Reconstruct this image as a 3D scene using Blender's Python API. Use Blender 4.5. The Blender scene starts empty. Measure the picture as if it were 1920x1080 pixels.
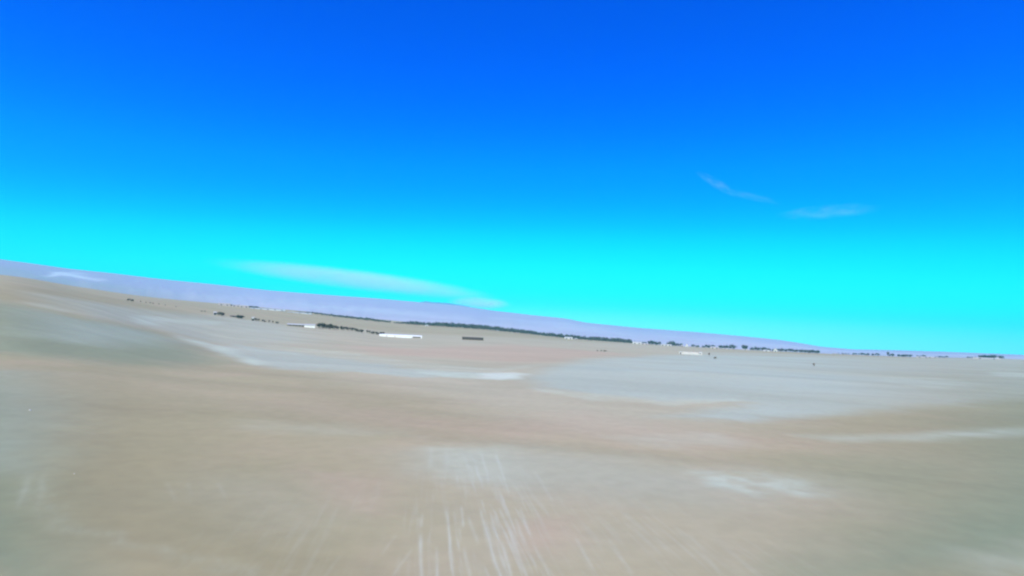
import bpy, bmesh, math, random
import numpy as np
from mathutils import Vector, Matrix

# ------------------------------------------------------------------ camera, sky, sun, exposure
SC = bpy.context.scene
COL = SC.collection
R = math.radians
random.seed(7)
rng = np.random.default_rng(11)

F = 1000.0                       # focal length in units of the 1920 px wide frame
CH = 14.0                        # camera height above the plain
PITCH, ROLL = R(4.86), R(2.55)
cam_d = bpy.data.cameras.new('camera')
cam = bpy.data.objects.new('camera', cam_d)
COL.objects.link(cam)
cam_d.sensor_width = 36
cam_d.lens = 36 * F / 1920
cam_d.clip_start = 0.2
cam_d.clip_end = 120000
fwd = Vector((0, math.cos(PITCH), math.sin(PITCH)))
up0 = Vector((0, -math.sin(PITCH), math.cos(PITCH)))
rt0 = Vector((1, 0, 0))
upv = up0 * math.cos(ROLL) - rt0 * math.sin(ROLL)
rtv = rt0 * math.cos(ROLL) + up0 * math.sin(ROLL)
M3 = Matrix((rtv, upv, -fwd)).transposed()
cam.matrix_world = Matrix.Translation((0, 0, CH)) @ M3.to_4x4()
SC.camera = cam

SUN_EL, SUN_ROT = 40, 188
world = bpy.data.worlds.new('World')
SC.world = world
world.use_nodes = True
wt = world.node_tree
bg = wt.nodes['Background']
sky = wt.nodes.new('ShaderNodeTexSky')
sky.sky_type = 'NISHITA'
sky.sun_disc = False
sky.sun_elevation = R(SUN_EL)
sky.sun_rotation = R(SUN_ROT)
sky.air_density = 1.0
sky.dust_density = 0.0
sky.ozone_density = 6.0
# the camera's very saturated colour response, applied to the physical sky (values scaled to 0..1, then back)
def wmath(op, a, b):
    n = wt.nodes.new('ShaderNodeVectorMath'); n.operation = op
    wt.links.new(a, n.inputs[0])
    n.inputs[3 if op == 'SCALE' else 1].default_value = b
    return n.outputs[0]
sc01 = wmath('SCALE', sky.outputs[0], 0.1)
cv = wt.nodes.new('ShaderNodeRGBCurve')
def curve(i, pts):
    c = cv.mapping.curves[i]
    c.points[0].location = pts[0]; c.points[1].location = pts[-1]
    for p in pts[1:-1]: c.points.new(*p)
cv.mapping.use_clip = False
curve(0, [(0, 0), (.40, 0.0), (.52, 0.012), (.60, .05), (.72, .18), (.85, .28), (1, .32)])
curve(1, [(0, 0), (.15, .066), (.20, .112), (.29, .268), (.33, .335), (.39, .49), (.47, .77), (.55, .98), (.65, 1.15), (1, 1.35)])
curve(2, [(0, 0), (.17, .56), (.25, .74), (.31, .84), (.37, .98), (.45, 1.1), (1, 1.3)])
cv.mapping.update()
wt.links.new(sc01, cv.inputs[1])
wt.links.new(wmath('SCALE', cv.outputs[0], 10.0), bg.inputs[0])
bg.inputs[1].default_value = 0.1

sun_d = bpy.data.lights.new('sun', 'SUN')
sun_d.energy = 5.0
sun_d.angle = R(0.53)
sun_d.color = (1.0, 0.93, 0.84)
sun = bpy.data.objects.new('sun', sun_d)
COL.objects.link(sun)
sdir = Vector((math.sin(R(SUN_ROT)) * math.cos(R(SUN_EL)), math.cos(R(SUN_ROT)) * math.cos(R(SUN_EL)), math.sin(R(SUN_EL))))
sun.rotation_euler = sdir.to_track_quat('Z', 'Y').to_euler()

SC.view_settings.view_transform = 'Standard'
SC.view_settings.look = 'None'
SC.view_settings.exposure = 0
SC.view_settings.gamma = 1
SC.render.engine = 'CYCLES'
SC.cycles.max_bounces = 6
SC.cycles.volume_bounces = 4
SC.cycles.use_denoising = True
SC.cycles.filter_width = 2.2      # the photograph is a soft video frame

# ------------------------------------------------------------------ helpers
def pix_dir(x, y):
    d = fwd * F + rtv * (x - 960) - upv * (y - 540)
    return np.array(d.normalized())

def hor_y(x):
    """image row of the level horizon at column x"""
    lo, hi = 400, 800
    for _ in range(40):
        m = (lo + hi) / 2
        if pix_dir(x, m)[2] > 0: lo = m
        else: hi = m
    return lo

def az_of(x, y=None):
    d = pix_dir(x, hor_y(x) if y is None else y)
    return math.atan2(d[0], d[1])

def link(name, mesh, parent=None, mats=()):
    o = bpy.data.objects.new(name, mesh)
    for m in mats: mesh.materials.append(m)
    COL.objects.link(o)
    if parent is not None: o.parent = parent
    return o

def tag(o, label=None, cat=None, group=None, kind=None):
    if label: o['label'] = label
    if cat: o['category'] = cat
    if group: o['group'] = group
    if kind: o['kind'] = kind
    return o

def mesh_np(name, V, Fq):
    me = bpy.data.meshes.new(name)
    V = np.asarray(V, dtype=np.float32); Fq = np.asarray(Fq, dtype=np.int32)
    me.vertices.add(len(V)); me.vertices.foreach_set('co', V.ravel())
    k = Fq.shape[1]
    me.loops.add(Fq.size); me.loops.foreach_set('vertex_index', Fq.ravel())
    me.polygons.add(len(Fq))
    me.polygons.foreach_set('loop_start', np.arange(0, Fq.size, k, dtype=np.int32))
    me.polygons.foreach_set('loop_total', np.full(len(Fq), k, dtype=np.int32))
    me.update(calc_edges=True)
    return me

def smoothstep(a, b, x):
    t = np.clip((x - a) / (b - a), 0, 1)
    return t * t * (3 - 2 * t)

def vnoise(x, y, seed):
    """value noise on numpy arrays"""
    xi = np.floor(x).astype(np.int64); yi = np.floor(y).astype(np.int64)
    fx = x - xi; fy = y - yi
    fx = fx * fx * (3 - 2 * fx); fy = fy * fy * (3 - 2 * fy)
    def h(a, b):
        n = (a * 374761393 + b * 668265263 + seed * 1442695041) & 0x7fffffff
        n = ((n ^ (n >> 13)) * 1274126177) & 0x7fffffff
        return ((n ^ (n >> 16)) & 0xffff) / 65535.0
    return (h(xi, yi) * (1 - fx) + h(xi + 1, yi) * fx) * (1 - fy) + (h(xi, yi + 1) * (1 - fx) + h(xi + 1, yi + 1) * fx) * fy

def fbm(x, y, seed, oct=4):
    s = 0; a = .5
    for k in range(oct):
        s = s + a * (vnoise(x * 2 ** k, y * 2 ** k, seed + k) - .5); a *= .5
    return s

# ------------------------------------------------------------------ terrain
# heights of the land (m) by bearing (image column) and distance
TR = np.log(np.array([20, 60, 150, 260, 400, 650, 900, 1300, 2000, 3000, 6000, 13000.]))
TX = [-500, 0, 150, 300, 420, 560, 650, 740, 900, 1100, 1300, 1500, 1690, 1890, 2400]
TH = np.array([
    #20  60  150  260   400   650  900 1300 2000 3000 6000 13000
    [0, .5, 4.0, 13.0, 25.0, 42., 56., 80., 118, 160, 240, 240],
    [0, .3, 3.0, 11.0, 22.0, 38., 51., 75., 110, 150, 220, 220],
    [0, .2, 2.0, 8.0, 17.5, 30., 40., 60., 92., 125, 190, 190],
    [0, .0, 0.8, 3.5, 8.0, 20.,  29.5, 47., 74., 104, 160, 160],
    [0, .0, 0.0, 0.0, 1.5, 12.,  20.5, 38., 67., 94., 140, 140],
    [0, .0, -.3, -1., -.5, 5.5, 11.5, 26., 58., 80., 120, 120],
    [0, .0, -.5, -1., -1., 3.5, 8.5, 20., 46., 66., 100, 100],
    [0, .0, -.5, -1., -1., 0.5, 4.0, 14., 36., 54., 80., 80],
    [0, .0, -.5, -1., -1., 0.5, 3.0, 9.0, 26., 32., 40., 40],
    [0, .0, 0.6, 0.8, 0.5, 0.5, 1.0, 2.0, 2.0, 0.0, -10., -20],
    [0, .0, 0.6, 0.8, 0.5, 0.0, 0.0, -1., -6., -14, -50., -90],
    [0, .0, 0.3, 0.5, 0.5, 0.0, 0.0, -2., -6.5, -17, -58., -110],
    [0, .0, 0.3, 0.5, 0.5, 0.0, 0.0, -1., -4.5, -14, -50., -100],
    [0, .0, 0.4, 0.6, 1.0, 1.0, 1.5, 2.5, 3.0, 0.0, -14., -45],
    [0, .0, 0.4, 0.6, 1.0, 1.0, 1.5, 2.5, 3.0, 0.0, -14., -45]], float)
TA = np.array([az_of(x) for x in TX])
_ga = np.linspace(TA[0], TA[-1], 400)
_gr = np.linspace(TR[0], TR[-1], 300)
def _pchip(xk, yk, x):
    # monotone cubic (Fritsch-Carlson)
    h = np.diff(xk); d = np.diff(yk, axis=0) / h[:, None]
    m = np.zeros_like(yk)
    m[1:-1] = np.where(d[:-1] * d[1:] > 0, 2 * d[:-1] * d[1:] / (d[:-1] + d[1:] + 1e-12), 0)
    m[0], m[-1] = d[0], d[-1]
    i = np.clip(np.searchsorted(xk, x) - 1, 0, len(h) - 1)
    t = ((x - xk[i]) / h[i])[:, None]; hh = h[i][:, None]
    return ((1 + 2 * t) * (1 - t) ** 2 * yk[i] + t * (1 - t) ** 2 * hh * m[i] + t * t * (3 - 2 * t) * yk[i + 1] + t * t * (t - 1) * hh * m[i + 1])
_G = _pchip(TR, _pchip(TA, TH, _ga).T.copy(), _gr).T       # [az, r]
_GM = np.zeros_like(_G)

def height(x, y):
    x = np.asarray(x, float); y = np.asarray(y, float)
    r = np.hypot(x, y); a = np.arctan2(x, y)
    ia = np.clip((a - _ga[0]) / (_ga[1] - _ga[0]), 0, len(_ga) - 1.001)
    ir = np.clip((np.log(np.maximum(r, 1)) - _gr[0]) / (_gr[1] - _gr[0]), 0, len(_gr) - 1.001)
    i0 = ia.astype(int); j0 = ir.astype(int); u = ia - i0; v = ir - j0
    h = (_G[i0, j0] * (1 - u) + _G[i0 + 1, j0] * u) * (1 - v) + (_G[i0, j0 + 1] * (1 - u) + _G[i0 + 1, j0 + 1] * u) * v
    h = h * (1 - smoothstep(R(75), R(120), np.abs(a)))
    # gentle swells and small surface relief, all well below the camera
    h = h + fbm(x / 90, y / 90, 3, 3) * 1.0 * smoothstep(15, 120, r) + fbm(x / 14, y / 14, 5, 3) * .22 + fbm(x / 3, y / 3, 9, 2) * .035
    return h

def hit(x, y, rmax=4000):
    """the ground point seen at an image position"""
    d = pix_dir(x, y)
    hd = math.hypot(d[0], d[1])
    rr = np.geomspace(8, rmax, 1500)
    px, py, pz = rr * d[0] / hd, rr * d[1] / hd, CH + rr * d[2] / hd
    g = pz - height(px, py)
    k = np.argmax(g < 0) if (g < 0).any() else len(rr) - 1
    return px[k], py[k]

# outlines of the soil patches, as ground points (bearing, log distance)
def outline(pts):
    out = []
    for p in pts:
        X, Y = hit(*p)
        out.append((math.atan2(X, Y), math.log(math.hypot(X, Y))))
    return np.array(out)

def inside_sd(poly, a, l, wa=1.0):
    """signed distance (positive inside) in (bearing, log distance)"""
    n = len(poly); ins = np.zeros(a.shape, bool); dm = np.full(a.shape, 1e9)
    for i in range(n):
        x0, y0 = poly[i]; x1, y1 = poly[(i + 1) % n]
        ex, ey = (x1 - x0), (y1 - y0)
        t = np.clip(((a - x0) * ex + (l - y0) * ey) / (ex * ex + ey * ey + 1e-12), 0, 1)
        dm = np.minimum(dm, np.hypot(a - x0 - t * ex, l - y0 - t * ey))
        c = ((y0 > l) != (y1 > l)) & (a < ex * (l - y0) / (ey if abs(ey) > 1e-9 else 1e-9) + x0)
        ins ^= c
    return np.where(ins, dm, -dm)

# ---- ground sheet: one sheet from under the camera to the horizon, finer towards the middle
az = np.concatenate([np.linspace(-math.pi, R(-60), 60, endpoint=False), np.linspace(R(-60), R(60), 1300), np.linspace(R(60), math.pi, 60, endpoint=False)[1:]])
rad = np.concatenate([[2, 5, 9, 13], np.geomspace(17, 4500, 430), np.geomspace(4700, 12500, 16)])
AA, RR = np.meshgrid(az, rad)
X = RR * np.sin(AA); Y = RR * np.cos(AA); Z = height(X, Y)
V = np.stack([X.ravel(), Y.ravel(), Z.ravel()], 1)
na, nr = len(az), len(rad)
i = np.arange(nr - 1)[:, None] * na + np.arange(na)[None]
j = np.arange(nr - 1)[:, None] * na + (np.arange(na)[None] + 1) % na
Fq = np.stack([i, j, j + na, i + na], -1).reshape(-1, 4)
V = np.vstack([V, [[0, 0, float(height(0, 0))]]])
c = len(V) - 1
# close the centre with quads fan (degenerate-free: triangles as a second mesh would split the sheet)
cen = np.stack([np.full(na // 2, c), (np.arange(na // 2) * 2 + 2) % na, np.arange(na // 2) * 2 + 1, np.arange(na // 2) * 2], 1)
Fq = np.vstack([Fq, cen])
g_me = mesh_np('ground', V, Fq[:, ::1])
g_me.flip_normals() if g_me.polygons[len(g_me.polygons) // 2].normal.z < 0 else None
g_me.polygons.foreach_set('use_smooth', np.ones(len(g_me.polygons), bool))

A1 = np.arctan2(V[:, 0], V[:, 1]); L1 = np.log(np.maximum(np.hypot(V[:, 0], V[:, 1]), 1.5))
# ragged edges
JA = fbm(A1 * 22, L1 * 16, 21, 4) * .030; JL = fbm(A1 * 14 + 9, L1 * 22, 31, 4) * .10
def patch(pts, soft, amt=1.0, soft_in=None, jit=1.0):
    sd = inside_sd(outline(pts), A1 + JA * jit, L1 + JL * jit)
    return amt * smoothstep(-soft, soft if soft_in is None else soft_in, sd)
grey = np.zeros(len(V)); green = np.zeros(len(V)); pale = np.zeros(len(V)); pink = np.zeros(len(V)); white = np.zeros(len(V)); tan = np.zeros(len(V))
def mx(a, b): return np.maximum(a, b)
# GREY-GREEN hill slope on the left
green = mx(green, patch([(-200, 545), (0, 562), (60, 572), (130, 590), (220, 606), (300, 622), (360, 640), (420, 665), (450, 684), (330, 692), (200, 684), (60, 672), (-60, 668), (-200, 664)], .045, .66, .11))
grey = mx(grey, patch([(60, 582), (150, 600), (260, 618), (330, 640), (200, 650), (60, 630)], .06, .5))
# grey-blue tongue right of the middle
grey = mx(grey, patch([(978, 712), (1010, 694), (1060, 680), (1150, 670), (1300, 664), (1500, 668), (1680, 676), (1920, 688), (2100, 700), (2050, 745), (1800, 762), (1600, 780), (1400, 792), (1230, 782), (1390, 756), (1250, 752), (1120, 746), (1010, 728)], .034, .92, .06))
grey = grey * (1 - .5 * smoothstep(az_of(1500), az_of(1860), A1))  # grey fades rightwards so the painted lens darkening shows through
grey = mx(grey, patch([(420, 640), (560, 662), (760, 690), (940, 702), (780, 708), (560, 690), (480, 684)], .03, .75))
grey = mx(grey, patch([(380, 640), (460, 655), (560, 684), (640, 700), (520, 692), (450, 676)], .03, .7))
grey = mx(grey, patch([(780, 850), (960, 835), (1300, 880), (1560, 900), (1580, 930), (1300, 950), (1000, 925), (800, 890)], .12, .32))
grey = mx(grey, patch([(380, 890), (520, 895), (640, 950), (600, 1000), (450, 985), (330, 930)], .14, .16))
grey = mx(grey, patch([(60, 548), (250, 576), (420, 592), (560, 612), (600, 640), (470, 650), (380, 640), (300, 620), (180, 600), (80, 575)], .05, .5, .08))
grey = mx(grey, patch([(1300, 660), (1500, 664), (1700, 671), (1990, 677), (1990, 700), (1600, 695), (1350, 685)], .04, .55, .06))
grey = mx(grey, patch([(-60, 690), (60, 700), (120, 780), (60, 880), (-80, 880)], .10, .4))
# pale sand
pale = mx(pale, patch([(330, 628), (390, 642), (450, 662), (500, 684), (470, 686), (420, 664), (350, 640)], .018, .8))
pale = mx(pale, patch([(490, 645), (640, 660), (760, 676), (930, 690), (1030, 682), (960, 698), (800, 696), (640, 672), (500, 652)], .02, .35))
pale = mx(pale, patch([(780, 697), (880, 699), (985, 700), (975, 714), (880, 710), (800, 704)], .014, .8))
white = mx(white, patch([(905, 700), (960, 699), (984, 702), (972, 711), (935, 713), (900, 708)], .02, .5))
pale = mx(pale, patch([(245, 594), (290, 594), (420, 604), (420, 608), (300, 603), (290, 610), (250, 604)], .012, .55))
pale = mx(pale, patch([(45, 566), (110, 572), (125, 588), (75, 578)], .012, .3))
pale = mx(pale, patch([(990, 726), (1100, 742), (1250, 750), (1380, 746), (1392, 754), (1250, 760), (1100, 750), (1000, 734)], .012, .4))
pale = mx(pale, patch([(1495, 817), (1700, 815), (1930, 803), (2050, 796), (2050, 808), (1930, 815), (1760, 826), (1560, 827)], .03, .55, jit=.3))
pale = mx(pale, patch([(1300, 888), (1420, 890), (1510, 898), (1545, 930), (1480, 934), (1400, 918), (1320, 904)], .03, .72) * np.clip(.62 + 2.0 * fbm(A1 * 30, L1 * 38, 93, 4), .3, 1))
pale = mx(pale, patch([(1870, 698), (1990, 700), (1990, 708), (1880, 706)], .012, .6))
pale = mx(pale, patch([(1640, 706), (1760, 708), (1850, 722), (1760, 728), (1660, 716)], .03, .35))
pale = mx(pale, patch([(1800, 1040), (1990, 1025), (1990, 1080), (1840, 1075)], .05, .5))
pale = mx(pale, patch([(1130, 820), (1340, 815), (1400, 835), (1200, 838)], .04, .3))
pale = mx(pale, patch([(460, 790), (640, 798), (780, 815), (640, 818), (480, 804)], .05, .22))
pale = mx(pale, patch([(800, 840), (940, 838), (975, 880), (960, 912), (860, 905), (800, 885)], .06, .38))
pale = mx(pale, patch([(40, 885), (90, 882), (95, 930), (150, 985), (330, 1035), (520, 1075), (500, 1082), (300, 1045), (120, 1000), (60, 950), (30, 930)], .02, .24) * (0.4 + 1.2 * np.abs(fbm(A1 * 60, L1 * 30, 77, 3) * 2)))
# reddish soil
pink = mx(pink, patch([(640, 646), (780, 654), (960, 646), (1080, 655), (1180, 664), (1050, 678), (960, 680), (800, 668), (700, 664)], .05, .8))
pink = mx(pink, patch([(520, 760), (640, 770), (800, 790), (1100, 780), (1500, 830), (1300, 846), (900, 824), (700, 800)], .12, .5))
pink = mx(pink, patch([(960, 985), (1060, 975), (1085, 1020), (1000, 1040), (965, 1020)], .06, .7))
pink = mx(pink, patch([(560, 880), (700, 900), (720, 960), (640, 950)], .06, .5))
# lens colour cast, painted as greener ground far out to both sides
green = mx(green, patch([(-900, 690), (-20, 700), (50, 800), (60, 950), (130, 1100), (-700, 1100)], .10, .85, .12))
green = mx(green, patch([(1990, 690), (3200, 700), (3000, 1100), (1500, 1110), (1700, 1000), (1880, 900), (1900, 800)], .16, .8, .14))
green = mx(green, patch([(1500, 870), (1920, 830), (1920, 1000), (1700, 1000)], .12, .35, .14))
streak = patch([(740, 1120), (780, 960), (800, 900), (850, 850), (940, 850), (1000, 900), (1050, 1000), (1075, 1120)], .07, .9, .16)  # area of the painted motion-blur streaks
streak = mx(streak, patch([(1070, 1120), (1060, 980), (1000, 890), (1120, 900), (1420, 1010), (1600, 1120)], .12, .22))
streak = mx(streak, patch([(300, 1120), (500, 960), (740, 900), (760, 1120)], .14, .16))
def attr(me, name, cols):
    at = me.color_attributes.new(name, 'FLOAT_COLOR', 'POINT')
    c = np.ones((len(me.vertices), 4), np.float32)
    for k, q in enumerate(cols): c[:, k] = q
    at.data.foreach_set('color', c.ravel())
olive = patch([(-1500, 640), (-300, 690), (200, 690), (420, 760), (560, 860), (640, 960), (700, 1200), (-2000, 1300)], .16, 1, .30)  # lens vignette on the left, painted as darker olive ground
olive = mx(olive, patch([(1650, 700), (3500, 690), (3500, 1300), (1450, 1300), (1600, 960), (1560, 840)], .18, .8, .30))  # the same painted vignette on the right
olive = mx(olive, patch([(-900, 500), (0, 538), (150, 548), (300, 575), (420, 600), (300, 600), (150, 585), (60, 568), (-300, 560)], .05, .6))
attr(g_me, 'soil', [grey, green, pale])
light = patch([(330, 596), (560, 604), (800, 625), (1100, 640), (1300, 650), (1500, 668), (1500, 800), (1300, 850), (1000, 820), (820, 760), (620, 715), (450, 680), (350, 640)], .10, 1, .22)
light = mx(light, patch([(760, 840), (1000, 830), (1350, 870), (1600, 960), (1500, 1120), (800, 1120), (760, 960)], .15, .45, .2))
# motion-blur lines painted pale into the near ground: (x, y) ends as ground points
blur_line = np.zeros(len(V))
near = np.hypot(V[:, 0], V[:, 1]) < 120
An, Ln = A1[near] + fbm(A1[near] * 30, L1[near] * 9, 55, 3) * .006, L1[near]
tk = np.zeros(near.sum())
for x0, y0, x1, y1, wd, am in ((789, 1000, 791, 1150, .0036, .9), (818, 1030, 819, 1150, .003, .7), (834, 950, 848, 1075, .003, .75), (848, 1060, 858, 1150, .0026, .6), (864, 950, 869, 990, .0028, .75),
        (877, 968, 896, 1018, .0036, .5), (871, 1030, 890, 1130, .0034, .7), (902, 955, 916, 1022, .0030, .8), (915, 1015, 950, 1130, .0038, .9), (936, 955, 962, 1016, .0028, .7), (940, 1015, 968, 1120, .0034, .9),
        (975, 955, 994, 1004, .0028, .85), (966, 972, 985, 1022, .0028, .6), (791, 962, 790, 990, .0028, .5), (930, 852, 953, 926, .0024, .75), (902, 852, 917, 908, .0024, .6), (806, 838, 808, 878, .006, .35),
        (838, 842, 838, 880, .006, .3), (1007, 1034, 1030, 1085, .003, .5), (1078, 1008, 1112, 1070, .0034, .45), (1140, 1010, 1190, 1090, .0050, .25), (773, 1030, 730, 1090, .003, .35), (744, 1003, 715, 1040, .003, .3),
        (640, 1040, 590, 1110, .003, .25), (310, 905, 330, 940, .0030, .15), (352, 905, 358, 930, .0030, .15), (405, 905, 425, 935, .0034, .18), (60, 885, 30, 955, .0040, .2), (85, 885, 72, 945, .004, .2), (1000, 880, 1040, 950, .003, .35), (1290, 1000, 1350, 1080, .0034, .3)):
    (ax, ay), (bx, by) = hit(x0, y0), hit(x1, y1)
    a0, l0, a1, l1 = math.atan2(ax, ay), math.log(math.hypot(ax, ay)), math.atan2(bx, by), math.log(math.hypot(bx, by))
    q = (Ln - l0) / (l1 - l0)
    ac = a0 + (a1 - a0) * np.clip(q, 0, 1)
    tk = np.maximum(tk, am * np.exp(-((An - ac) / (wd * 1.05)) ** 2) * smoothstep(-.08, .15, q) * (1 - smoothstep(.8, 1.12, q)))
blur_line[near] = tk * np.clip(.75 + fbm(A1[near] * 120, L1[near] * 20, 66, 3) * 1.2, .2, 1)
attr(g_me, 'soil_lens_blur', [olive, light, blur_line])
attr(g_me, 'soil_and_blur', [pink, streak, white])

# ------------------------------------------------------------------ materials
def newmat(name, rough=.9):
    m = bpy.data.materials.new(name); m.use_nodes = True
    b = m.node_tree.nodes['Principled BSDF']
    b.inputs['Roughness'].default_value = rough
    b.inputs['Specular IOR Level'].default_value = .15
    return m, m.node_tree, b
def N(t, typ, **kw):
    n = t.nodes.new(typ)
    for k, v in kw.items(): setattr(n, k, v)
    return n
def mix(t, fac, a, b, mode='MIX'):
    n = N(t, 'ShaderNodeMix', data_type='RGBA', blend_type=mode)
    for s, v in ((n.inputs[0], fac), (n.inputs[6], a), (n.inputs[7], b)):
        if isinstance(v, (int, float)): s.default_value = v
        elif isinstance(v, tuple): s.default_value = (*v, 1)
        else: t.links.new(v, s)
    return n.outputs[2]
def noise(t, vec, scale, detail=4, rough=.55, dist=0):
    n = N(t, 'ShaderNodeTexNoise'); n.inputs['Scale'].default_value = scale; n.inputs['Detail'].default_value = detail
    n.inputs['Roughness'].default_value = rough; n.inputs['Distortion'].default_value = dist
    t.links.new(vec, n.inputs['Vector']); return n.outputs[0]
def ramp(t, val, a, b, lo=0., hi=1.):
    n = N(t, 'ShaderNodeMapRange', interpolation_type='SMOOTHSTEP')
    n.inputs[1].default_value = a; n.inputs[2].default_value = b; n.inputs[3].default_value = lo; n.inputs[4].default_value = hi
    t.links.new(val, n.inputs[0]); return n.outputs[0]
def mul(t, a, b, op='MULTIPLY'):
    n = N(t, 'ShaderNodeMath', operation=op)
    for s, v in ((n.inputs[0], a), (n.inputs[1], b)):
        if isinstance(v, (int, float)): s.default_value = v
        else: t.links.new(v, s)
    return n.outputs[0]
def mapping(t, vec, rot=(0, 0, 0), scale=(1, 1, 1), loc=(0, 0, 0)):
    n = N(t, 'ShaderNodeMapping'); n.inputs['Rotation'].default_value = rot; n.inputs['Scale'].default_value = scale; n.inputs['Location'].default_value = loc
    t.links.new(vec, n.inputs['Vector']); return n.outputs[0]

sand, t, b = newmat('desert_soil', .95)
geo = N(t, 'ShaderNodeNewGeometry').outputs['Position']
s1 = N(t, 'ShaderNodeVertexColor', layer_name='soil'); s2 = N(t, 'ShaderNodeVertexColor', layer_name='soil_and_blur')
s3 = N(t, 'ShaderNodeVertexColor', layer_name='soil_lens_blur'); p3 = N(t, 'ShaderNodeSeparateColor'); t.links.new(s3.outputs[0], p3.inputs[0])
p1 = N(t, 'ShaderNodeSeparateColor'); p2 = N(t, 'ShaderNodeSeparateColor')
t.links.new(s1.outputs[0], p1.inputs[0]); t.links.new(s2.outputs[0], p2.inputs[0])
big = noise(t, geo, .012, 4, .6, .6)
med = noise(t, geo, .06, 5, .6, .4)
fine = noise(t, geo, .5, 5, .6)
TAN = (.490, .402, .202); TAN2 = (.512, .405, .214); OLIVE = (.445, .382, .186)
base = mix(t, ramp(t, big, .35, .65), OLIVE, TAN)
base = mix(t, ramp(t, med, .45, .7, 0, .6), base, TAN2)
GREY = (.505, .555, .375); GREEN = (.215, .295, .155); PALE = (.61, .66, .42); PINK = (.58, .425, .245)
def vary(f, n, k=.35):
    return mul(t, f, ramp(t, n, .3, .7, 1 - k, 1.0))
base = mix(t, p3.outputs[0], base, (.385, .328, .152))  # olive tone, carries the painted vignette at the sides
base = mix(t, mul(t, p3.outputs[1], .55), base, (.575, .525, .315))
base = mix(t, vary(p2.outputs[0], med), base, PINK)
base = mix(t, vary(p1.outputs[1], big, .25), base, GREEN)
base = mix(t, vary(p1.outputs[0], big, .3), base, GREY)
base = mix(t, vary(p1.outputs[2], med, .6), base, PALE)
base = mix(t, p2.outputs[2], base, (.78, .82, .58))
# motion blur painted as pale streaks running away from the camera
rg = mapping(t, geo, rot=(0, 0, R(-8.5)))
sn = noise(t, mapping(t, rg, scale=(1.0, .055, 1)), 1.7, 2, .5, .5)
sn2 = noise(t, mapping(t, rg, scale=(1, .05, 1), loc=(7, 3, 0)), 3.2, 1, .5, .1)
sn3 = noise(t, mapping(t, rg, scale=(1, .35, 1), loc=(3, 9, 0)), .25, 3, .6, .4)
smask = mul(t, mul(t, mul(t, ramp(t, sn, .47, .62), ramp(t, sn2, .40, .6, .3, 1)), ramp(t, sn3, .35, .6, .25, 1)), p2.outputs[1])
base = mix(t, mul(t, smask, .58), base, (.62, .62, .42))
base = mix(t, mul(t, p3.outputs[2], .50), base, (.66, .67, .45))
# broad low-contrast wind ripples and mottling
wv = mapping(t, mapping(t, geo, rot=(0, 0, R(14))), scale=(.25, 1, 1))
wn = noise(t, wv, .035, 5, .6, .8)
base = mix(t, 1.0, base, mix(t, ramp(t, wn, .3, .7), (.93, .93, .93), (1.06, 1.06, 1.06)), 'MULTIPLY')
fn = mix(t, ramp(t, fine, .25, .75), (.955, .955, .955), (1.04, 1.04, 1.04))
base = mix(t, 1.0, base, fn, 'MULTIPLY')
t.links.new(base, b.inputs['Base Color'])
bp = N(t, 'ShaderNodeBump'); bp.inputs['Strength'].default_value = .25; bp.inputs['Distance'].default_value = .25
t.links.new(mix(t, .5, fine, med), bp.inputs['Height']); t.links.new(bp.outputs[0], b.inputs['Normal'])
tag(link('ground', g_me, None, [sand]), 'pale tan desert plain with grey-green and grey-blue sand patches', None, None, 'structure')

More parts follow.
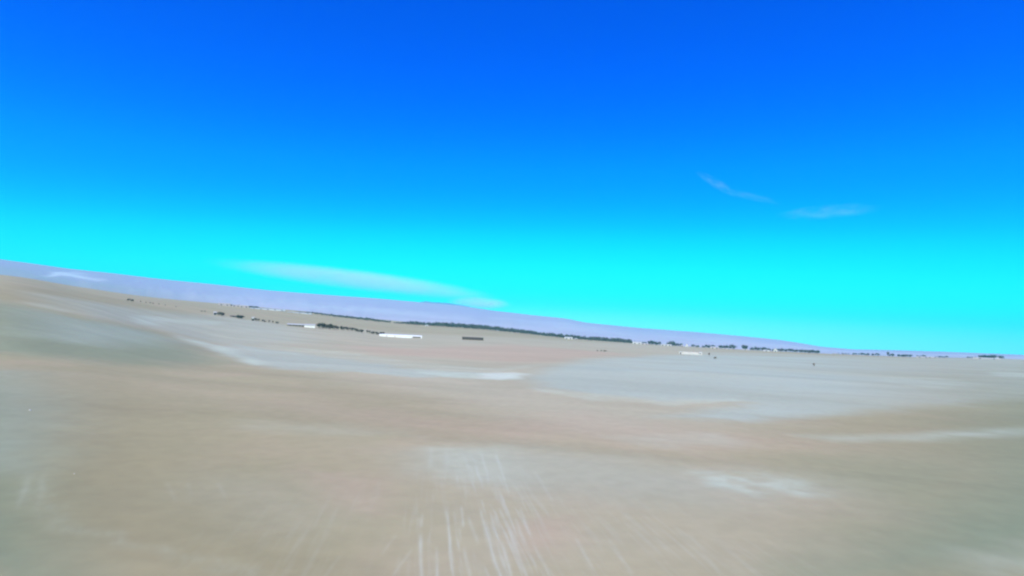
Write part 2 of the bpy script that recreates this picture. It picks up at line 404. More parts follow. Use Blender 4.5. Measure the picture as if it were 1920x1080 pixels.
# ------------------------------------------------------------------ mountains
def ridge(name, prof, r0, rtop, r1, mat, seed, amp, label, expo=1.5, base_drop=12):
    xs = [p[0] for p in prof]
    a_k = np.array([az_of(x, y) for x, y in prof])
    e_k = np.array([math.asin(pix_dir(x, y)[2]) for x, y in prof])
    d_k = np.array([CH + rtop * math.tan(e) for e in e_k])
    n_a, n_r = 700, 70
    a = np.linspace(a_k[0], a_k[-1], n_a)
    top = np.interp(a, a_k, d_k)
    ker = np.hanning(9); ker /= ker.sum()
    top = np.convolve(np.pad(top, 4, 'edge'), ker, 'valid')
    rr = np.concatenate([np.linspace(r0, rtop, n_r - 14), np.linspace(rtop, r1, 15)[1:]])
    A, Rr = np.meshgrid(a, rr)
    X = Rr * np.sin(A); Y = Rr * np.cos(A)
    low = height(r0 * np.sin(a), r0 * np.cos(a))[None, :] - base_drop
    u = np.clip((Rr - r0) / (rtop - r0), 0, 1)
    back = np.clip((Rr - rtop) / (r1 - rtop), 0, 1)
    Zz = low + (top[None] - low) * u ** expo
    # gullies running down the slope
    g = fbm(A * 60, Rr / 1500, seed, 4) * amp * np.sin(np.pi * np.clip(u, 0, 1)) ** .7 + fbm(X / 700, Y / 700, seed + 5, 4) * amp * .8 * u * (1 - u) * 3
    Zz = Zz + g * np.clip(top[None] / 250, .05, 1)
    Zz = Zz * (1 - back) + (Zz[0][None] - 60) * back
    Vv = np.stack([X.ravel(), Y.ravel(), Zz.ravel()], 1)
    n = len(rr)
    i = np.arange(n - 1)[:, None] * n_a + np.arange(n_a - 1)[None]
    Fc = np.stack([i, i + 1, i + 1 + n_a, i + n_a], -1).reshape(-1, 4)
    me = mesh_np(name, Vv, Fc)
    if me.polygons[10].normal.z < 0: me.flip_normals()
    me.polygons.foreach_set('use_smooth', np.ones(len(me.polygons), bool))
    Af = A.ravel(); uf = u.ravel() + fbm(Af * 40, Rr.ravel() / 900, 71, 3) * .12
    left = 1 - smoothstep(az_of(60), az_of(520), Af + fbm(Af * 20, Rr.ravel() / 2000, 61, 3) * .1)
    def band(x0, u0, x1, u1, wd):
        a0, a1 = az_of(x0), az_of(x1); tt = np.clip((Af - a0) / (a1 - a0), 0, 1)
        return np.exp(-((uf - u0 - (u1 - u0) * tt) / wd) ** 2) * smoothstep(a0 - .01, a0 + .01, Af) * (1 - smoothstep(a1 - .01, a1 + .03, Af))
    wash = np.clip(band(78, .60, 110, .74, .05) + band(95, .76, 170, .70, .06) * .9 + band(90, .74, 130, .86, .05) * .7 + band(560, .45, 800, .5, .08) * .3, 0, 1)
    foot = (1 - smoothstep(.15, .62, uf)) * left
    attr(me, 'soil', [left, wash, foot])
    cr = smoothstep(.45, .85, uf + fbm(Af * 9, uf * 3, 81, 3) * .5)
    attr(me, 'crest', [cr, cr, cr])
    o = link(name, me, None, [mat]); tag(o, label, None, None, 'structure'); return o
rock, t, b = newmat('mountain_soil', .95)
geo = N(t, 'ShaderNodeNewGeometry').outputs['Position']
n1 = noise(t, geo, .0011, 5, .6, .5); n2 = noise(t, geo, .005, 4, .6)
c1 = mix(t, ramp(t, n1, .38, .62), (.52, .48, .47), (.57, .52, .51))
c1 = mix(t, ramp(t, n2, .5, .72, 0, .45), c1, (.44, .42, .42))
def crest_(t):
    q = N(t, 'ShaderNodeVertexColor', layer_name='crest'); w = N(t, 'ShaderNodeSeparateColor'); t.links.new(q.outputs[0], w.inputs[0]); return w.outputs[0]
sa = N(t, 'ShaderNodeVertexColor', layer_name='soil'); ps = N(t, 'ShaderNodeSeparateColor'); t.links.new(sa.outputs[0], ps.inputs[0])
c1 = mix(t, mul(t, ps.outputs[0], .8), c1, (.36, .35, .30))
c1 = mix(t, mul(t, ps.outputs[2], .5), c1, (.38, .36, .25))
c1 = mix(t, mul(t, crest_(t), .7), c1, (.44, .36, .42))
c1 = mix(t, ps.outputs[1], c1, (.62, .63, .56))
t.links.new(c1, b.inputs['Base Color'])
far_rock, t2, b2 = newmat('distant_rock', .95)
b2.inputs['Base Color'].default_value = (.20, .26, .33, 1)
ridge('mountain_ridge', [(-900, 400), (-400, 448), (-150, 468), (0, 486), (60, 494), (130, 504), (200, 511), (300, 523), (400, 533), (500, 544), (600, 552), (700, 559), (780, 566), (860, 573), (930, 583), (1000, 591), (1060, 597), (1100, 605), (1200, 615), (1300, 622), (1400, 631), (1460, 637), (1500, 643), (1540, 650), (1600, 655), (1680, 656.5), (1760, 659), (1840, 662), (1900, 664.5), (2000, 668.5), (2300, 679), (2800, 697)],
      2500, 7600, 9300, rock, 41, 12, 'long lavender desert ridge sloping down from left to right behind the plain')
ridge('distant_peak', [(740, 573), (785, 567), (798, 564.5), (810, 566), (840, 568), (870, 573), (900, 580), (940, 590)],
      9400, 10600, 11400, far_rock, 51, 20, 'small faint blue peak just showing above the lavender ridge', base_drop=0)

# ------------------------------------------------------------------ trees and shrubs
def foliage_mat(name, c1, c2):
    m, t, b = newmat(name, .8)
    oi = N(t, 'ShaderNodeNewGeometry')
    n = noise(t, oi.outputs['Position'], .35, 2, .5)
    cc = mix(t, ramp(t, n, .35, .65), c1, c2)
    t.links.new(cc, b.inputs['Base Color'])
    return m
leaf_dark = foliage_mat('dark_foliage', (.080, .086, .068), (.125, .130, .098))
leaf_olive = foliage_mat('olive_foliage', (.085, .078, .055), (.13, .12, .085))
leaf_dry = foliage_mat('dry_shrub_foliage', (.19, .16, .11), (.28, .24, .17))
bark, t, b = newmat('bark', .9)
b.inputs['Base Color'].default_value = (.16, .12, .085, 1)

def crown_geo(rs, w, h, z0, n_clump, n_leaf, leaf):
    """leaf-sized quads spread through uneven clumps"""
    V, Fq = [], []
    for k in range(n_clump):
        a = rs.random() * 6.283; q = math.sqrt(rs.random()) * w * .36
        zz = z0 + h * (0.22 + .62 * rs.random())
        taper = 1 - .45 * abs((zz - z0) / h - .45)
        cx, cy = q * math.cos(a) * taper, q * math.sin(a) * taper
        cr = w * (.16 + .13 * rs.random())
        for _ in range(n_leaf):
            d = Vector((rs.gauss(0, 1), rs.gauss(0, 1), rs.gauss(0, 1))).normalized() * cr * rs.random() ** .4
            p = Vector((cx + d.x, cy + d.y, zz + d.z * .85))
            if p.z < z0 * .6: p.z = z0 * .6
            n = Vector((rs.gauss(0, 1), rs.gauss(0, 1), rs.gauss(0, 1) + .5)).normalized()
            u = n.orthogonal().normalized(); v = n.cross(u)
            s = leaf * (.6 + .8 * rs.random())
            i = len(V)
            V += [p + u * s, p + v * s * .7, p - u * s, p - v * s * .7]
            Fq.append([i, i + 1, i + 2, i + 3])
    return [tuple(p) for p in V], Fq

def tube_geo(pts, rads, n=6):
    V, Fq = [], []
    for (p, r) in zip(pts, rads):
        for k in range(n):
            a = 6.2832 * k / n
            V.append((p[0] + r * math.cos(a), p[1] + r * math.sin(a), p[2]))
    for j in range(len(pts) - 1):
        for k in range(n):
            a, b2 = j * n + k, j * n + (k + 1) % n
            Fq.append([a, b2, b2 + n, a + n])
    return V, Fq

TREE = []
for k in range(5):
    rs = random.Random(100 + k)
    h = 1.0; w = [.95, .7, 1.25, .8, 1.5][k]
    cv_, cf_ = crown_geo(rs, w, h * .88, .12, 12 + k, 46, .045)
    cm = mesh_np('crown', cv_, cf_)
    tv, tf = tube_geo([(0, 0, -.05), (.01, 0, .15), (.02, .01, .35), (.03, .02, .6)], [.045, .035, .028, .012])
    for ang in (0.3, 2.3, 4.4):
        b0 = len(tv); v2, f2 = tube_geo([(.01, 0, .22), (.12 * w * math.cos(ang), .12 * w * math.sin(ang), .40), (.24 * w * math.cos(ang), .24 * w * math.sin(ang), .58)], [.02, .014, .006], 5)
        tv += v2; tf += [[i + b0 for i in f] for f in f2]
    tm = mesh_np('trunk', tv, tf)
    tm.materials.append(bark)
    TREE.append((cm, tm))
TREE_M = {}
def crown_mesh(k, mat):
    key = (k, mat.name)
    if key not in TREE_M:
        m = TREE[k][0].copy(); m.materials.append(mat); TREE_M[key] = m
    return TREE_M[key]

def ground_at(px, D, y=None):
    a = az_of(px, y)
    x, y2 = D * math.sin(a), D * math.cos(a)
    return x, y2, float(height(x, y2))

def tree(px, D, hh, label, group, mat=None, k=None, cat='tree', name='tree', ws=1.0):
    mat = mat or leaf_dark
    x, y, z = ground_at(px, D)
    k = random.randrange(5) if k is None else k
    root = bpy.data.objects.new(name, None); COL.objects.link(root)
    root.location = (x, y, z - .05); root.rotation_euler.z = random.random() * 6.28
    root.scale = (hh * ws, hh * ws, hh)
    tag(root, label, cat, group)
    for nm, me in (('crown', crown_mesh(k, mat)), ('trunk', TREE[k][1])):
        o = bpy.data.objects.new(nm, me); COL.objects.link(o); o.parent = root
    return root

ORD = ['leftmost', 'second', 'third', 'fourth', 'fifth', 'sixth', 'seventh', 'eighth', 'ninth', 'tenth', 'eleventh', 'twelfth', 'thirteenth', 'fourteenth', 'fifteenth', 'sixteenth',
       'seventeenth', 'eighteenth', 'nineteenth', 'twentieth', 'twenty-first', 'twenty-second', 'twenty-third', 'twenty-fourth', 'twenty-fifth']
def numbered(label, i, n):
    if i == 0: return 'leftmost ' + label
    if i == n - 1: return 'rightmost ' + label
    for w in ('tree ', 'bush ', 'shrub '):
        if w in label: return ORD[i] + ' ' + label.replace(w, w + 'from the left ', 1)
    return label
def row(px0, px1, n, D, h0, h1, label, group, mat=None, ws=1.0, Dj=25, name='tree', cat='tree'):
    for i in range(n):
        f = (i + .5 + random.uniform(-.35, .35)) / n
        d = D[0] + (D[1] - D[0]) * f if isinstance(D, tuple) else D
        tree(px0 + (px1 - px0) * f, d + random.uniform(-Dj, Dj), random.uniform(h0, h1), numbered(label, i, n), group, mat, None, cat, name, ws * random.uniform(.85, 1.2))

# scattered bushes on the far left rise
row(236, 250, 3, 950, 3.2, 4.2, 'dark bush in the leftmost clump on the rise at the left', 'bushes in the leftmost clump', leaf_dark, 1.2, 8, 'bush', 'bush')
row(256, 300, 5, 1000, 2.0, 3.0, 'small faint bush trailing right of the leftmost dark clump', 'bushes trailing right of the leftmost clump', leaf_olive, 1.0, 10, 'bush', 'bush')
row(303, 330, 2, 1010, 1.6, 2.2, 'very small bush at the end of the faint bush line on the left', 'last bushes of the faint line', leaf_olive, 1.0, 8, 'bush', 'bush')
row(374, 386, 2, 960, 2.0, 2.8, 'small dark bush standing alone left of the tiny white hut', 'small bushes left of the tiny white hut', leaf_olive, 1.1, 6, 'bush', 'bush')
row(407, 419, 3, 900, 5.0, 6.4, 'dark tree just right of the tiny white hut', 'trees beside the tiny white hut', leaf_dark, 1.2, 6)
row(445, 455, 4, 880, 5.0, 6.0, 'dark bushy tree in the dense square clump left of centre', 'trees of the dense square clump', leaf_dark, 1.7, 6)
row(471, 488, 3, 870, 3.5, 5.0, 'dark tree beside the small white farm hut', 'trees beside the small white farm hut', leaf_dark, 1.0, 8)
row(490, 512, 4, 880, 2.6, 4.5, 'low dark tree at the right end of the farm hut clump', 'low trees right of the farm hut', leaf_dark, 1.0, 8)
row(516, 522, 2, 870, 3.0, 3.6, 'isolated dark bush between the farm hut and the long white-roofed shed', 'isolated bushes before the long shed', leaf_dark, 1.1, 4, 'bush', 'bush')
# tree row right of the white-roofed shed
row(596, 632, 11, (860, 840), 6.6, 8.6, 'dark tree in the dense row beside the long shed', 'trees of the dense row by the shed', leaf_olive, 1.1, 12)
row(633, 683, 13, (845, 820), 4.8, 6.4, 'dark tree in the middle stretch of the nearer tree row', 'trees of the middle stretch of the row', leaf_olive, 1.0, 12)
row(688, 720, 8, (820, 810), 4.4, 5.4, 'dark tree in the last stretch ending behind the white greenhouse', 'trees of the last stretch of the row', leaf_olive, 1.1, 8)
# single shrubs on the plain in front, right of the middle
tree(1330, 560, 3.6, 'grey-brown shrub just right of the low white compound', None, leaf_dry, 1, 'shrub', 'shrub', .8)
tree(1341, 470, 2.4, 'faint dry shrub below and right of the grey-brown shrub', None, leaf_dry, 2, 'shrub', 'shrub', 1.1)
tree(1526, 430, 2.3, 'lone grey-brown shrub on the pale plain at the right', None, leaf_dry, 0, 'shrub', 'shrub', .9)
for q, (px, D) in enumerate(((1121, 520), (1128, 524), (1135, 528))):
    tree(px, D, 1.5 + .25 * q, ('lowest', 'middle', 'highest')[q] + ' dry shrub of the faint diagonal patch right of the reddish soil', 'shrubs of the faint diagonal patch', leaf_dry, q, 'shrub', 'shrub', 1.6)
# tree groups along the right half of the horizon
G2 = 1900
def grp(px0, px1, n, D, h0, h1, text, ws=1.0, mat=None, dj=30):
    row(px0, px1, n, D, h0 * 1.3, h1 * 1.3, text, text.replace('dark tree', 'trees').replace('tree in', 'trees in'), mat, ws, dj)
grp(1191, 1213, 5, 1800, 6, 9, 'dark tree in the gap right of the white peaked shed', 1.1)
grp(1215, 1239, 6, 1800, 9, 12, 'dark tree in the square grove left of the second white shed', 1.2)
grp(1251, 1264, 4, 1780, 9, 13, 'dark tree in the tall clump right of the second white shed')
grp(1264, 1281, 5, 1800, 6, 9, 'dark tree in the low clump left of the small white tower', 1.1)
grp(1296, 1310, 4, 1800, 5, 7, 'dark tree in the short clump right of the small white tower', 1.2)
grp(1316, 1343, 7, 1800, 6, 9, 'dark tree in the clump behind the low white compound', 1.1)
grp(1349, 1379, 9, 1780, 7, 11, 'dark tree in the long clump behind the pink-white strip', 1.1)
grp(1393, 1402, 3, 1760, 10, 13, 'dark tree in the tall isolated clump at the right')
grp(1407, 1442, 9, 1780, 6, 10, 'dark tree in the uneven clump left of the white gable', 1.1)
grp(1443, 1453, 3, 1780, 5, 7, 'dark tree in the low clump touching the white gable', 1.2)
grp(1457, 1536, 24, 1760, 6, 9, 'dark tree in the long even row right of the gable', 1.2)
grp(1560, 1600, 8, 2000, 3, 5, 'small tree in the faint line right of the long even row', 1.0, leaf_olive)
grp(1601, 1630, 8, 2000, 4.5, 7, 'dark tree in the first ragged clump of the right quarter', 1.1)
grp(1633, 1647, 4, 1950, 5, 7, 'dark tree in the compact clump left of the tallest right tree', 1.1)
tree(1665, 1900, 14, 'tallest dark tree on the right quarter of the horizon', None, leaf_dark, 1, ws=.8)
grp(1667, 1676, 3, 1950, 5, 7, 'dark tree in the low clump right beside the tallest right tree', 1.1)
grp(1682, 1710, 9, 2000, 5, 7, 'dark tree in the clump past the tallest right tree', 1.2)
grp(1717, 1735, 5, 2050, 4, 6, 'small tree in the thin clump of the right quarter', 1.0, leaf_olive)
grp(1752, 1778, 6, 2100, 3.5, 5, 'pale small tree in the faint stretch near the right edge', 1.1, leaf_olive)
grp(1812, 1831, 5, 2150, 3, 5, 'small tree in the thin stretch left of the last dark row', 1.1, leaf_olive)
grp(1834, 1865, 11, 2000, 6, 9, 'dark tree in the last solid row near the right edge', 1.2)
grp(1873, 1880, 2, 2000, 6, 9, 'dark tree in the last clump at the right edge', .8)

# the continuous far belt of trees reads as one mass
BV, BF = [], []
base_geo = []
for k in range(4):
    rs = random.Random(500 + k)
    base_geo.append(crown_geo(rs, 1.25, .92, .06, 8, 16, .085))
prof_h = [(552, 1.5), (570, 3), (600, 4.5), (640, 5.5), (700, 6), (728, 5), (738, 3), (760, 5), (775, 10), (790, 7), (820, 10), (850, 11), (900, 11), (960, 10), (1010, 9), (1060, 10), (1100, 9), (1140, 11), (1180, 10), (1190, 6)]
brs = random.Random(9)
for n in range(620):
    px = 552 + (1190 - 552) * (n + brs.random()) / 620
    if 731 < px < 739 and brs.random() < .8: continue
    D = 1800 + brs.uniform(-60, 60)
    hh = float(np.interp(px, [p[0] for p in prof_h], [p[1] for p in prof_h])) * 1.35 * brs.uniform(.65, 1.2)
    x, y, z = ground_at(px, D)
    v, f = base_geo[brs.randrange(4)]
    ca, sa = math.cos(n * 1.7), math.sin(n * 1.7)
    o = len(BV)
    BV += [(x + (p[0] * ca - p[1] * sa) * hh, y + (p[0] * sa + p[1] * ca) * hh, z + p[2] * hh) for p in v]
    BF += [[i + o for i in q] for q in f]
tag(link('tree_belt', mesh_np('tree_belt', BV, BF), None, [leaf_dark]), 'long dark belt of trees across the foot of the lavender ridge', 'tree belt', None, 'stuff')
BV, BF = [], []
for n in range(150):
    px = 408 + (530 - 408) * (n + brs.random()) / 150
    hh = (5.5 if px < 482 else 2.6) * brs.uniform(.6, 1.2)
    x, y, z = ground_at(px, 1780 + brs.uniform(-30, 30))
    v, f = base_geo[brs.randrange(4)]; o = len(BV)
    BV += [(x + p[0] * hh, y + p[1] * hh, z + p[2] * hh) for p in v]; BF += [[i + o for i in q] for q in f]
tag(link('tree_belt', mesh_np('tree_belt', BV, BF), None, [leaf_olive]), 'short thin tree belt behind the pale buildings on the left', 'tree belt', None, 'stuff')

# ------------------------------------------------------------------ buildings
def paint(name, c, rough=.7, dirt=.12):
    m, t, b = newmat(name, rough)
    g = N(t, 'ShaderNodeNewGeometry').outputs['Position']
    n = noise(t, g, .25, 4, .6)
    t.links.new(mix(t, ramp(t, n, .3, .7), tuple(x * (1 - dirt) for x in c), c), b.inputs['Base Color'])
    return m
white_roof = paint('white_roof_sheet', (.58, .58, .52))
pale_wall = paint('pale_plaster', (.66, .62, .54))
shade_wall = paint('grey_brown_wall', (.20, .175, .14))
net_cloth = paint('dark_shade_net', (.085, .075, .06))
film = paint('greenhouse_film', (.80, .82, .74), .45)
pinkish = paint('pink_white_plaster', (.52, .46, .42))
dark_in = paint('dark_opening', (.05, .05, .05))

class MB:
    def __init__(s): s.v = []; s.f = []
    def box(s, x0, x1, y0, y1, z0, z1):
        i = len(s.v)
        s.v += [(x0, y0, z0), (x1, y0, z0), (x1, y1, z0), (x0, y1, z0), (x0, y0, z1), (x1, y0, z1), (x1, y1, z1), (x0, y1, z1)]
        s.f += [(i, i + 3, i + 2, i + 1), (i + 4, i + 5, i + 6, i + 7), (i, i + 1, i + 5, i + 4), (i + 1, i + 2, i + 6, i + 5), (i + 2, i + 3, i + 7, i + 6), (i + 3, i, i + 4, i + 7)]
    def prism(s, prof, y0, y1):
        """profile in x,z swept along y (closed)"""
        i = len(s.v); n = len(prof)
        s.v += [(x, y0, z) for x, z in prof] + [(x, y1, z) for x, z in prof]
        for k in range(n): s.f.append((i + k, i + (k + 1) % n, i + n + (k + 1) % n, i + n + k))
        s.f.append(tuple(i + k for k in range(n))[::-1]); s.f.append(tuple(i + n + k for k in range(n)))
    def prism_x(s, prof, x0, x1):
        i = len(s.v); n = len(prof)
        s.v += [(x0, y, z) for y, z in prof] + [(x1, y, z) for y, z in prof]
        for k in range(n): s.f.append((i + k, i + n + k, i + n + (k + 1) % n, i + (k + 1) % n))
        s.f.append(tuple(i + k for k in range(n))); s.f.append(tuple(i + n + k for k in range(n))[::-1])
    def build(s, name, mat, parent=None):
        me = bpy.data.meshes.new(name); me.from_pydata(s.v, [], s.f)
        bm = bmesh.new(); bm.from_mesh(me); bmesh.ops.recalc_face_normals(bm, faces=bm.faces); bm.to_mesh(me); bm.free()
        return link(name, me, parent, [mat])

def place(name, px, D, turn, label, cat, group=None, sink=.0):
    x, y, z = ground_at(px, D)
    o = bpy.data.objects.new(name, None); COL.objects.link(o)
    o.location = (x, y, z - sink); o.rotation_euler.z = -az_of(px) + R(turn)
    tag(o, label, cat, group); return o

def shed(name, px, D, turn, w, d, h, rise, label, cat, wall_m, roof_m, ndoor=2, group=None, flat=False, nwin=0, deep=1.5):
    """long gabled shed, ridge along its width; walls go into the ground"""
    o = place(name, px, D, turn, label, cat, group)
    m = MB(); m.prism_x([(-d / 2, -deep), (d / 2, -deep), (d / 2, h), (0, h + (0 if flat else rise)), (-d / 2, h)] if not flat else [(-d / 2, -deep), (d / 2, -deep), (d / 2, h), (-d / 2, h)], -w / 2, w / 2)
    m.build('wall', wall_m, o)
    r_ = MB(); e = .4
    if flat:
        r_.box(-w / 2 - e, w / 2 + e, -d / 2 - e, d / 2 + e, h + .003, h + .35)
    else:
        s = rise / (d / 2)
        for sg in (-1, 1):
            r_.prism_x([(0, h + rise + .02), (sg * (d / 2 + e), h - s * e + .02), (sg * (d / 2 + e), h - s * e + .25), (0, h + rise + .25)], -w / 2 - e, w / 2 + e)
    r_.build('roof', roof_m, o)
    for k in range(ndoor):
        q = MB(); cx = -w / 2 + w * (k + .5) / ndoor
        q.box(cx - 1.6, cx + 1.6, -d / 2 - .08, -d / 2 - .004, 0, min(3.0, h * .8)); q.build('door', dark_in, o)
    for k in range(nwin):
        q = MB(); cx = -w / 2 + w * (k + .5) / nwin + 1.1
        q.box(cx - .6, cx + .6, -d / 2 - .05, -d / 2 - .004, h * .45, h * .8); q.build('window', dark_in, o)
    return o

# big multi-span white greenhouse, with a lower front section
D = 760
o = place('greenhouse', 752, D, 1, 'large bright white greenhouse of many spans, nearest big building left of the middle', 'greenhouse')
w_, n_ = 57.0, 4
m = MB(); m.box(-w_ / 2, w_ / 2, -14, 14, -2.5, 2.3); m.build('wall', film, o)
r_ = MB()
for k in range(n_):
    y0 = -14 + 28 * k / n_; y1 = y0 + 28 / n_
    r_.prism_x([(y0 + .02, 2.31)] + [(y0 + (y1 - y0) * q / 8, 2.31 + 1.4 * math.sin(math.pi * q / 8)) for q in range(1, 8)] + [(y1 - .02, 2.31)], -w_ / 2 - .2 + k * 1.5, w_ / 2 + .2 - k * 1.2)
r_.build('roof', film, o)
m = MB(); m.box(-4, 14, -24, -14.05, -2.5, 1.9); m.build('annex', film, o)
m = MB(); m.box(16, 27, -14.12, -14.01, 0, 2.0); m.build('side_opening', shade_wall, o)
for k in range(2):
    q = MB(); q.box(-20 + 11 * k, -17.5 + 11 * k, -14.12, -14.01, 0, 2.4); q.build('door', pale_wall, o)

# long shed: dark open front at the left, white right half
o = place('long_shed', 565, 850, 2, 'long low shed with white roof, its left half dark below, left of the tree row', 'shed')
m = MB(); m.box(-19, 4, -5, 6, -1.5, 2.6); m.build('wall', shade_wall, o)
m = MB(); m.box(4.05, 19, -6, 6, -1.5, 3.0); m.build('white_wall', film, o)
m = MB(); m.prism_x([(-6.5, 2.62), (7, 2.62), (7, 3.0), (0, 4.3), (-6.5, 3.0)], -19.5, 3.9); m.build('roof', white_roof, o)
m = MB(); m.prism_x([(-6.8, 3.02), (7, 3.02), (7, 3.3), (0, 4.6), (-6.8, 3.3)], 4.0, 19.5); m.build('roof', white_roof, o)
for k in range(5):
    q = MB(); q.box(-17 + 4.2 * k, -16.7 + 4.2 * k, -6.4, -6.1, -1, 2.6); q.build('post', pale_wall, o)

# dark netted shed
o = place('net_shed', 887, 800, 3, 'long low dark net-covered shed standing alone right of the white greenhouse', 'shed')
m = MB(); m.box(-15.5, 15.5, -7, 7, -1.5, 3.0); m.build('net_wall', net_cloth, o)
m = MB()
for k in range(4):
    y0 = -7.2 + 3.6 * k; m.prism_x([(y0 + .02, 3.01), (y0 + 3.58, 3.01), (y0 + 1.8, 4.0)], -15.8, 15.8)
m.build('net_roof', net_cloth, o)
for k in range(8):
    q = MB(); q.box(-15.4 + 4.35 * k, -15.15 + 4.35 * k, -7.3, -7.05, -1, 3.0); q.build('post', shade_wall, o)
# pale sill of swept sand in front of it
# tiny huts on the left
shed('hut', 402, 900, 5, 4.0, 4, 3.6, .9, 'tiny white hut with trees on its right, on the left rise', 'hut', white_roof, white_roof, 1)
shed('hut', 474, 865, -4, 2.6, 3, 4.6, .6, 'small tall white farm hut at the left end of the low tree clump', 'hut', white_roof, white_roof, 1)
shed('farm_shed', 437, 920, 3, 9, 5, 1.6, .6, 'low brown shed just left of the dense square tree clump', 'shed', shade_wall, shade_wall, 1)
# pale buildings in front of the thin belt on the left
for px, D, w, h, lab in ((418, 1720, 30, 5.5, 'pale pinkish farm building at the left end of the far pale row'),
                          (440, 1725, 20, 3.6, 'low pale building second from the left in the far pale row'),
                          (455, 1715, 24, 5.0, 'pale pinkish farm building third from the left in the far pale row')):
    shed('farm_building', px, D, 3, w, 12, h, 1.6, lab, 'building', pinkish, white_roof, 2, 'farm buildings of the far pale row', nwin=4)
strip_film = paint('dusty_film', (.56, .58, .56), .5)
shed('pale_greenhouse', 500, 1690, 4, 92, 22, 2.8, 1.4, 'long flat pale bluish greenhouse strip right of the far pale row', 'greenhouse', strip_film, strip_film, 5)
shed('pale_greenhouse', 560, 1680, 4, 66, 14, 1.6, .8, 'thinnest pale greenhouse strip, just left of the dark tree belt', 'greenhouse', strip_film, strip_film, 3)
# sheds in front of the belt
shed('white_shed', 799.5, 1690, 2, 9, 8, 3.0, 1.4, 'tiny bright white shed in front of the dark tree belt', 'shed', white_roof, white_roof, 1)
shed('white_shed', 1066, 1640, 2, 24, 14, 4.0, 2.2, 'bright white gabled shed in front of the belt right of the middle', 'shed', white_roof, white_roof, 2)
shed('white_shed', 1080, 1650, 2, 8, 8, 3.0, 1.2, 'faint small shed right beside the bright white gabled shed', 'shed', pinkish, white_roof, 1)
shed('white_shed', 1195, 1660, -5, 26, 16, 4.0, 3.0, 'white peaked shed at the right end of the long tree belt', 'shed', white_roof, white_roof, 2)
shed('white_shed', 1209, 1670, -5, 20, 10, 3.0, 1.0, 'low pale shed right of the white peaked shed', 'shed', pinkish, white_roof, 2)
shed('white_shed', 1249, 1650, 2, 30, 14, 3.6, 1.4, 'long low white shed between the square grove and the tall clump', 'shed', white_roof, white_roof, 3)
shed('white_house', 1279, 1700, 0, 6, 6, 4.0, 1.4, 'narrow pale house left of the small white tower', 'house', pinkish, white_roof, 1)
o = place('tower', 1288, 1640, 0, 'small bright white tower with a stepped top above the low white compound', 'tower')
m = MB(); m.box(-3.6, 3.6, -3, 3, -1, 4.4); m.build('base', white_roof, o)
m = MB(); m.box(-2.0, 2.0, -2, 2, 4.403, 8.0); m.build('shaft', white_roof, o)
m = MB(); m.prism([(-2.3, 8.003), (2.3, 8.003), (0, 9.6)], -2.3, 2.3); m.build('roof', white_roof, o)
m = MB(); m.box(-.6, .6, -3.08, -3.004, -.2, 2.2); m.build('door', dark_in, o)
shed('white_house', 1340, 1620, 3, 22, 10, 3.6, 1.6, 'pink-white low house with a taller right end behind the shrubs', 'house', pinkish, white_roof, 2, nwin=3)
shed('white_house', 1363, 1640, 3, 22, 9, 1.8, 1.0, 'low pink-white strip building under the long clump', 'house', pinkish, white_roof, 2)
shed('white_house', 1397, 1620, 3, 14, 8, 1.8, 1.0, 'low pale building under the tall isolated clump', 'house', pinkish, white_roof, 1)
shed('white_house', 1437, 1620, 3, 16, 8, 2.6, 1.2, 'small white house just left of the white gable', 'house', white_roof, white_roof, 1)
o = place('gable_house', 1454, 1560, 0, 'tall narrow white gable house at the left end of the long even tree row', 'house')
m = MB(); m.prism([(-4.5, -1), (4.5, -1), (4.5, 4.5), (0, 8.5), (-4.5, 4.5)], -6, 6); m.build('wall', white_roof, o)
m = MB(); m.prism([(-5, 4.1), (0, 8.55), (0, 8.95), (-5, 4.5)], -6.4, 6.4); m.prism([(5, 4.1), (5, 4.5), (0.003, 8.95), (0.003, 8.55)], -6.4, 6.4); m.build('roof', white_roof, o)
m = MB(); m.box(-1.2, 1.2, -6.08, -6.004, 0, 3); m.build('door', dark_in, o)
for px, D, w, lab in ((1566, 1800, 14, 'pale little building right of the end of the long even tree row'), (1730, 1900, 30, 'very faint pale building in the right quarter of the horizon'),
                      (1748, 1900, 24, 'second very faint pale building, beside the first in the right quarter'), (1850, 1850, 54, 'long pale strip building under the last dark tree row')):
    shed('pale_building', px, D, 2, w, 10, 2.2, 1.2, lab, 'building', pinkish, white_roof, 2, nwin=2)
o = place('tank', 1870, 1900, 0, 'small pale round tank right of the last dark tree row', 'tank')
tv, tf = tube_geo([(0, 0, -1), (0, 0, 4.5)], [3, 3], 16)
link('shell', mesh_np('shell', tv, tf), o, [pale_wall])
tv, tf = tube_geo([(0, 0, 4.503), (0, 0, 5.4), (0, 0, 5.6)], [3.1, 1.2, .05], 16)
link('lid', mesh_np('lid', tv, tf), o, [white_roof])

# low white compound, the nearest building on the right: left block, long wall, right block, taller back part
D = 600
o = place('compound', 1295, D, 0, 'low white U-shaped walled compound standing alone on the plain at the right', 'compound')
m = MB(); m.box(-11.5, -8.2, -5, 2, -1.5, 2.0); m.build('left_block', pale_wall, o)
m = MB(); m.box(-8.15, 8.2, -4.6, -4.2, -1.5, 1.3); m.build('wall', white_roof, o)
m = MB(); m.box(8.25, 11.5, -5, 2, -1.5, 3.1); m.build('right_block', white_roof, o)
m = MB(); m.box(-11.5, 8.2, 2.05, 5, -1.5, 2.2); m.build('back_building', pale_wall, o)
m = MB(); m.box(-11.9, -7.9, -5.4, 2.0, 2.003, 2.25); m.build('left_roof', white_roof, o)
m = MB(); m.box(-11.8, 8.15, 2.1, 5.4, 2.203, 2.5); m.build('back_roof', white_roof, o)
m = MB(); m.box(-10.6, -9.2, -5.06, -5.004, -.6, 1.4); m.build('door', dark_in, o)
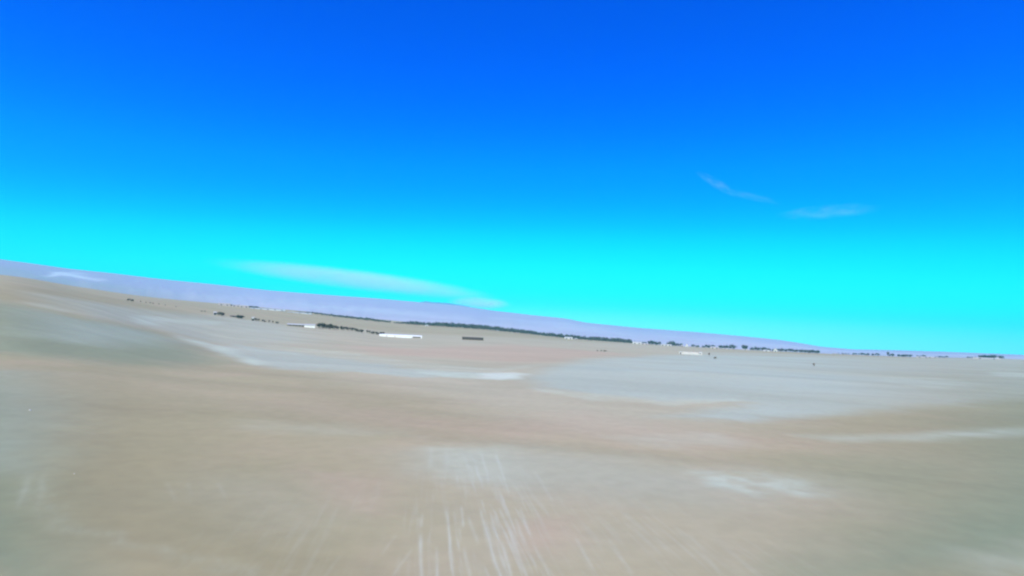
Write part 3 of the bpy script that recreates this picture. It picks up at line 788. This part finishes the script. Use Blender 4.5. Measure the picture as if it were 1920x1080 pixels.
m = MB(); m.box(9.2, 10.2, -5.06, -5.004, 1.0, 2.0); m.build('window', dark_in, o)

# a few pale stones on the near ground
stone_m = paint('pale_stone', (.62, .58, .50))
def stone(px, py, size, label):
    x, y = hit(px, py)
    rs = random.Random(int(px)); bm = bmesh.new(); bmesh.ops.create_icosphere(bm, subdivisions=2, radius=size)
    for v in bm.verts: v.co *= rs.uniform(.8, 1.15); v.co.z *= .7
    me = bpy.data.meshes.new('stone'); bm.to_mesh(me); bm.free()
    o = link('stone', me, None, [stone_m]); o.location = (x, y, float(height(x, y)) + size * .3); tag(o, label, 'stone')
stone(56, 770, .13, 'small pale stone on greenish sand, upper one of the two at the left edge')
stone(139, 890, .055, 'small pale stone on greenish sand, lower right of the other one')

# ------------------------------------------------------------------ clouds
def cloud_mat(name, dens, sc, lo, hi, seed):
    m = bpy.data.materials.new(name); m.use_nodes = True
    t = m.node_tree; t.nodes.clear()
    out = N(t, 'ShaderNodeOutputMaterial'); v = N(t, 'ShaderNodeVolumePrincipled')
    v.inputs['Color'].default_value = (1, 1, 1, 1); v.inputs['Anisotropy'].default_value = -.45
    co = N(t, 'ShaderNodeTexCoord').outputs['Object']
    ln = N(t, 'ShaderNodeVectorMath', operation='LENGTH'); t.links.new(co, ln.inputs[0])
    fall = ramp(t, ln.outputs[1], .4, 1.0, 1, 0)
    n = noise(t, mapping(t, co, scale=sc, loc=(seed, 0, 0)), 1.0, 3, .55, .3)
    d = mul(t, mul(t, fall, ramp(t, n, lo, hi)), dens)
    t.links.new(d, v.inputs['Density']); t.links.new(v.outputs[0], out.inputs['Volume'])
    m.cycles.volume_step_rate = 1.0
    return m
def cloud(name, pts, D, thick, mat, label):
    """one cloud: a chain of overlapping flattened puffs blended into one closed body, lying along a world path"""
    (x0, y0), (x1, y1) = pts
    a = Vector(pix_dir(x0, y0)) * D; b = Vector(pix_dir(x1, y1)) * D
    c = (a + b) / 2 + Vector((0, 0, CH)); ax = (b - a)
    bm = bmesh.new(); bmesh.ops.create_icosphere(bm, subdivisions=4, radius=1)
    me = bpy.data.meshes.new(name); bm.to_mesh(me); bm.free()
    me.polygons.foreach_set('use_smooth', [True] * len(me.polygons))
    o = link(name, me, None, [mat]); o.location = c
    X_ = ax.normalized(); view = c.normalized(); Z_ = X_.cross(view).normalized()
    if Z_.z < 0: Z_ = -Z_
    Y_ = Z_.cross(X_)
    o.rotation_euler = Matrix((X_, Y_, Z_)).transposed().to_euler()
    o.scale = (ax.length / 2, thick * 3, thick)
    tag(o, label, 'cloud'); return o
cm1 = cloud_mat('long_cloud_vapour', .0008, (3.2, .6, 1.0), .05, .6, 3)
cloud('cloud', ((365, 487), (950, 560)), 19000, 390, cm1, 'long thin pale cloud lying just above the ridge left of the middle')
cloud('cloud', ((830, 565), (965, 571)), 19500, 260, cloud_mat('small_cloud_vapour', .0013, (1.2, .6, .9), .1, .6, 5), 'small faint cloud at the lower right tip of the long thin cloud')
cm2 = cloud_mat('wisp_vapour', .00020, (3, 1, 1.6), .30, .8, 8)
cloud('cloud', ((1300, 318), (1390, 372)), 24000, 230, cm2, 'short bright slanting wisp, leftmost of the wisps high in the right sky')
cloud('cloud', ((1345, 354), (1475, 384)), 24500, 190, cloud_mat('thin_wisp_vapour', .00013, (3, 1, 1.6), .25, .8, 12), 'thin trailing wisp joined to the lower end of the bright slanting wisp')
cloud('cloud', ((1445, 405), (1670, 388)), 23500, 330, cloud_mat('right_wisp_vapour', .00016, (3.5, 1, 1.6), .3, .8, 15), 'wider soft wisp, lowest and furthest right in the sky')

# ------------------------------------------------------------------ haze
bpy.ops.mesh.primitive_cube_add(size=1)
hz = bpy.context.object; hz.name = 'haze'; hz.data.name = 'haze'
HT = 840.0
hz.scale = (26000, 26000, HT + 130); hz.location = (0, 0, (HT - 130) / 2)
hm = bpy.data.materials.new('haze_air'); hm.use_nodes = True
ht = hm.node_tree; ht.nodes.clear()
ho = ht.nodes.new('ShaderNodeOutputMaterial'); hv = ht.nodes.new('ShaderNodeVolumePrincipled')
hv.inputs['Color'].default_value = (.07, .92, 1.0, 1); hv.inputs['Density'].default_value = 6e-5; hv.inputs['Anisotropy'].default_value = 0.0
ht.links.new(hv.outputs[0], ho.inputs['Volume'])
hz.data.materials.append(hm)
tag(hz, 'thin bluish desert haze that fades the far ridge', 'haze', None, 'stuff')
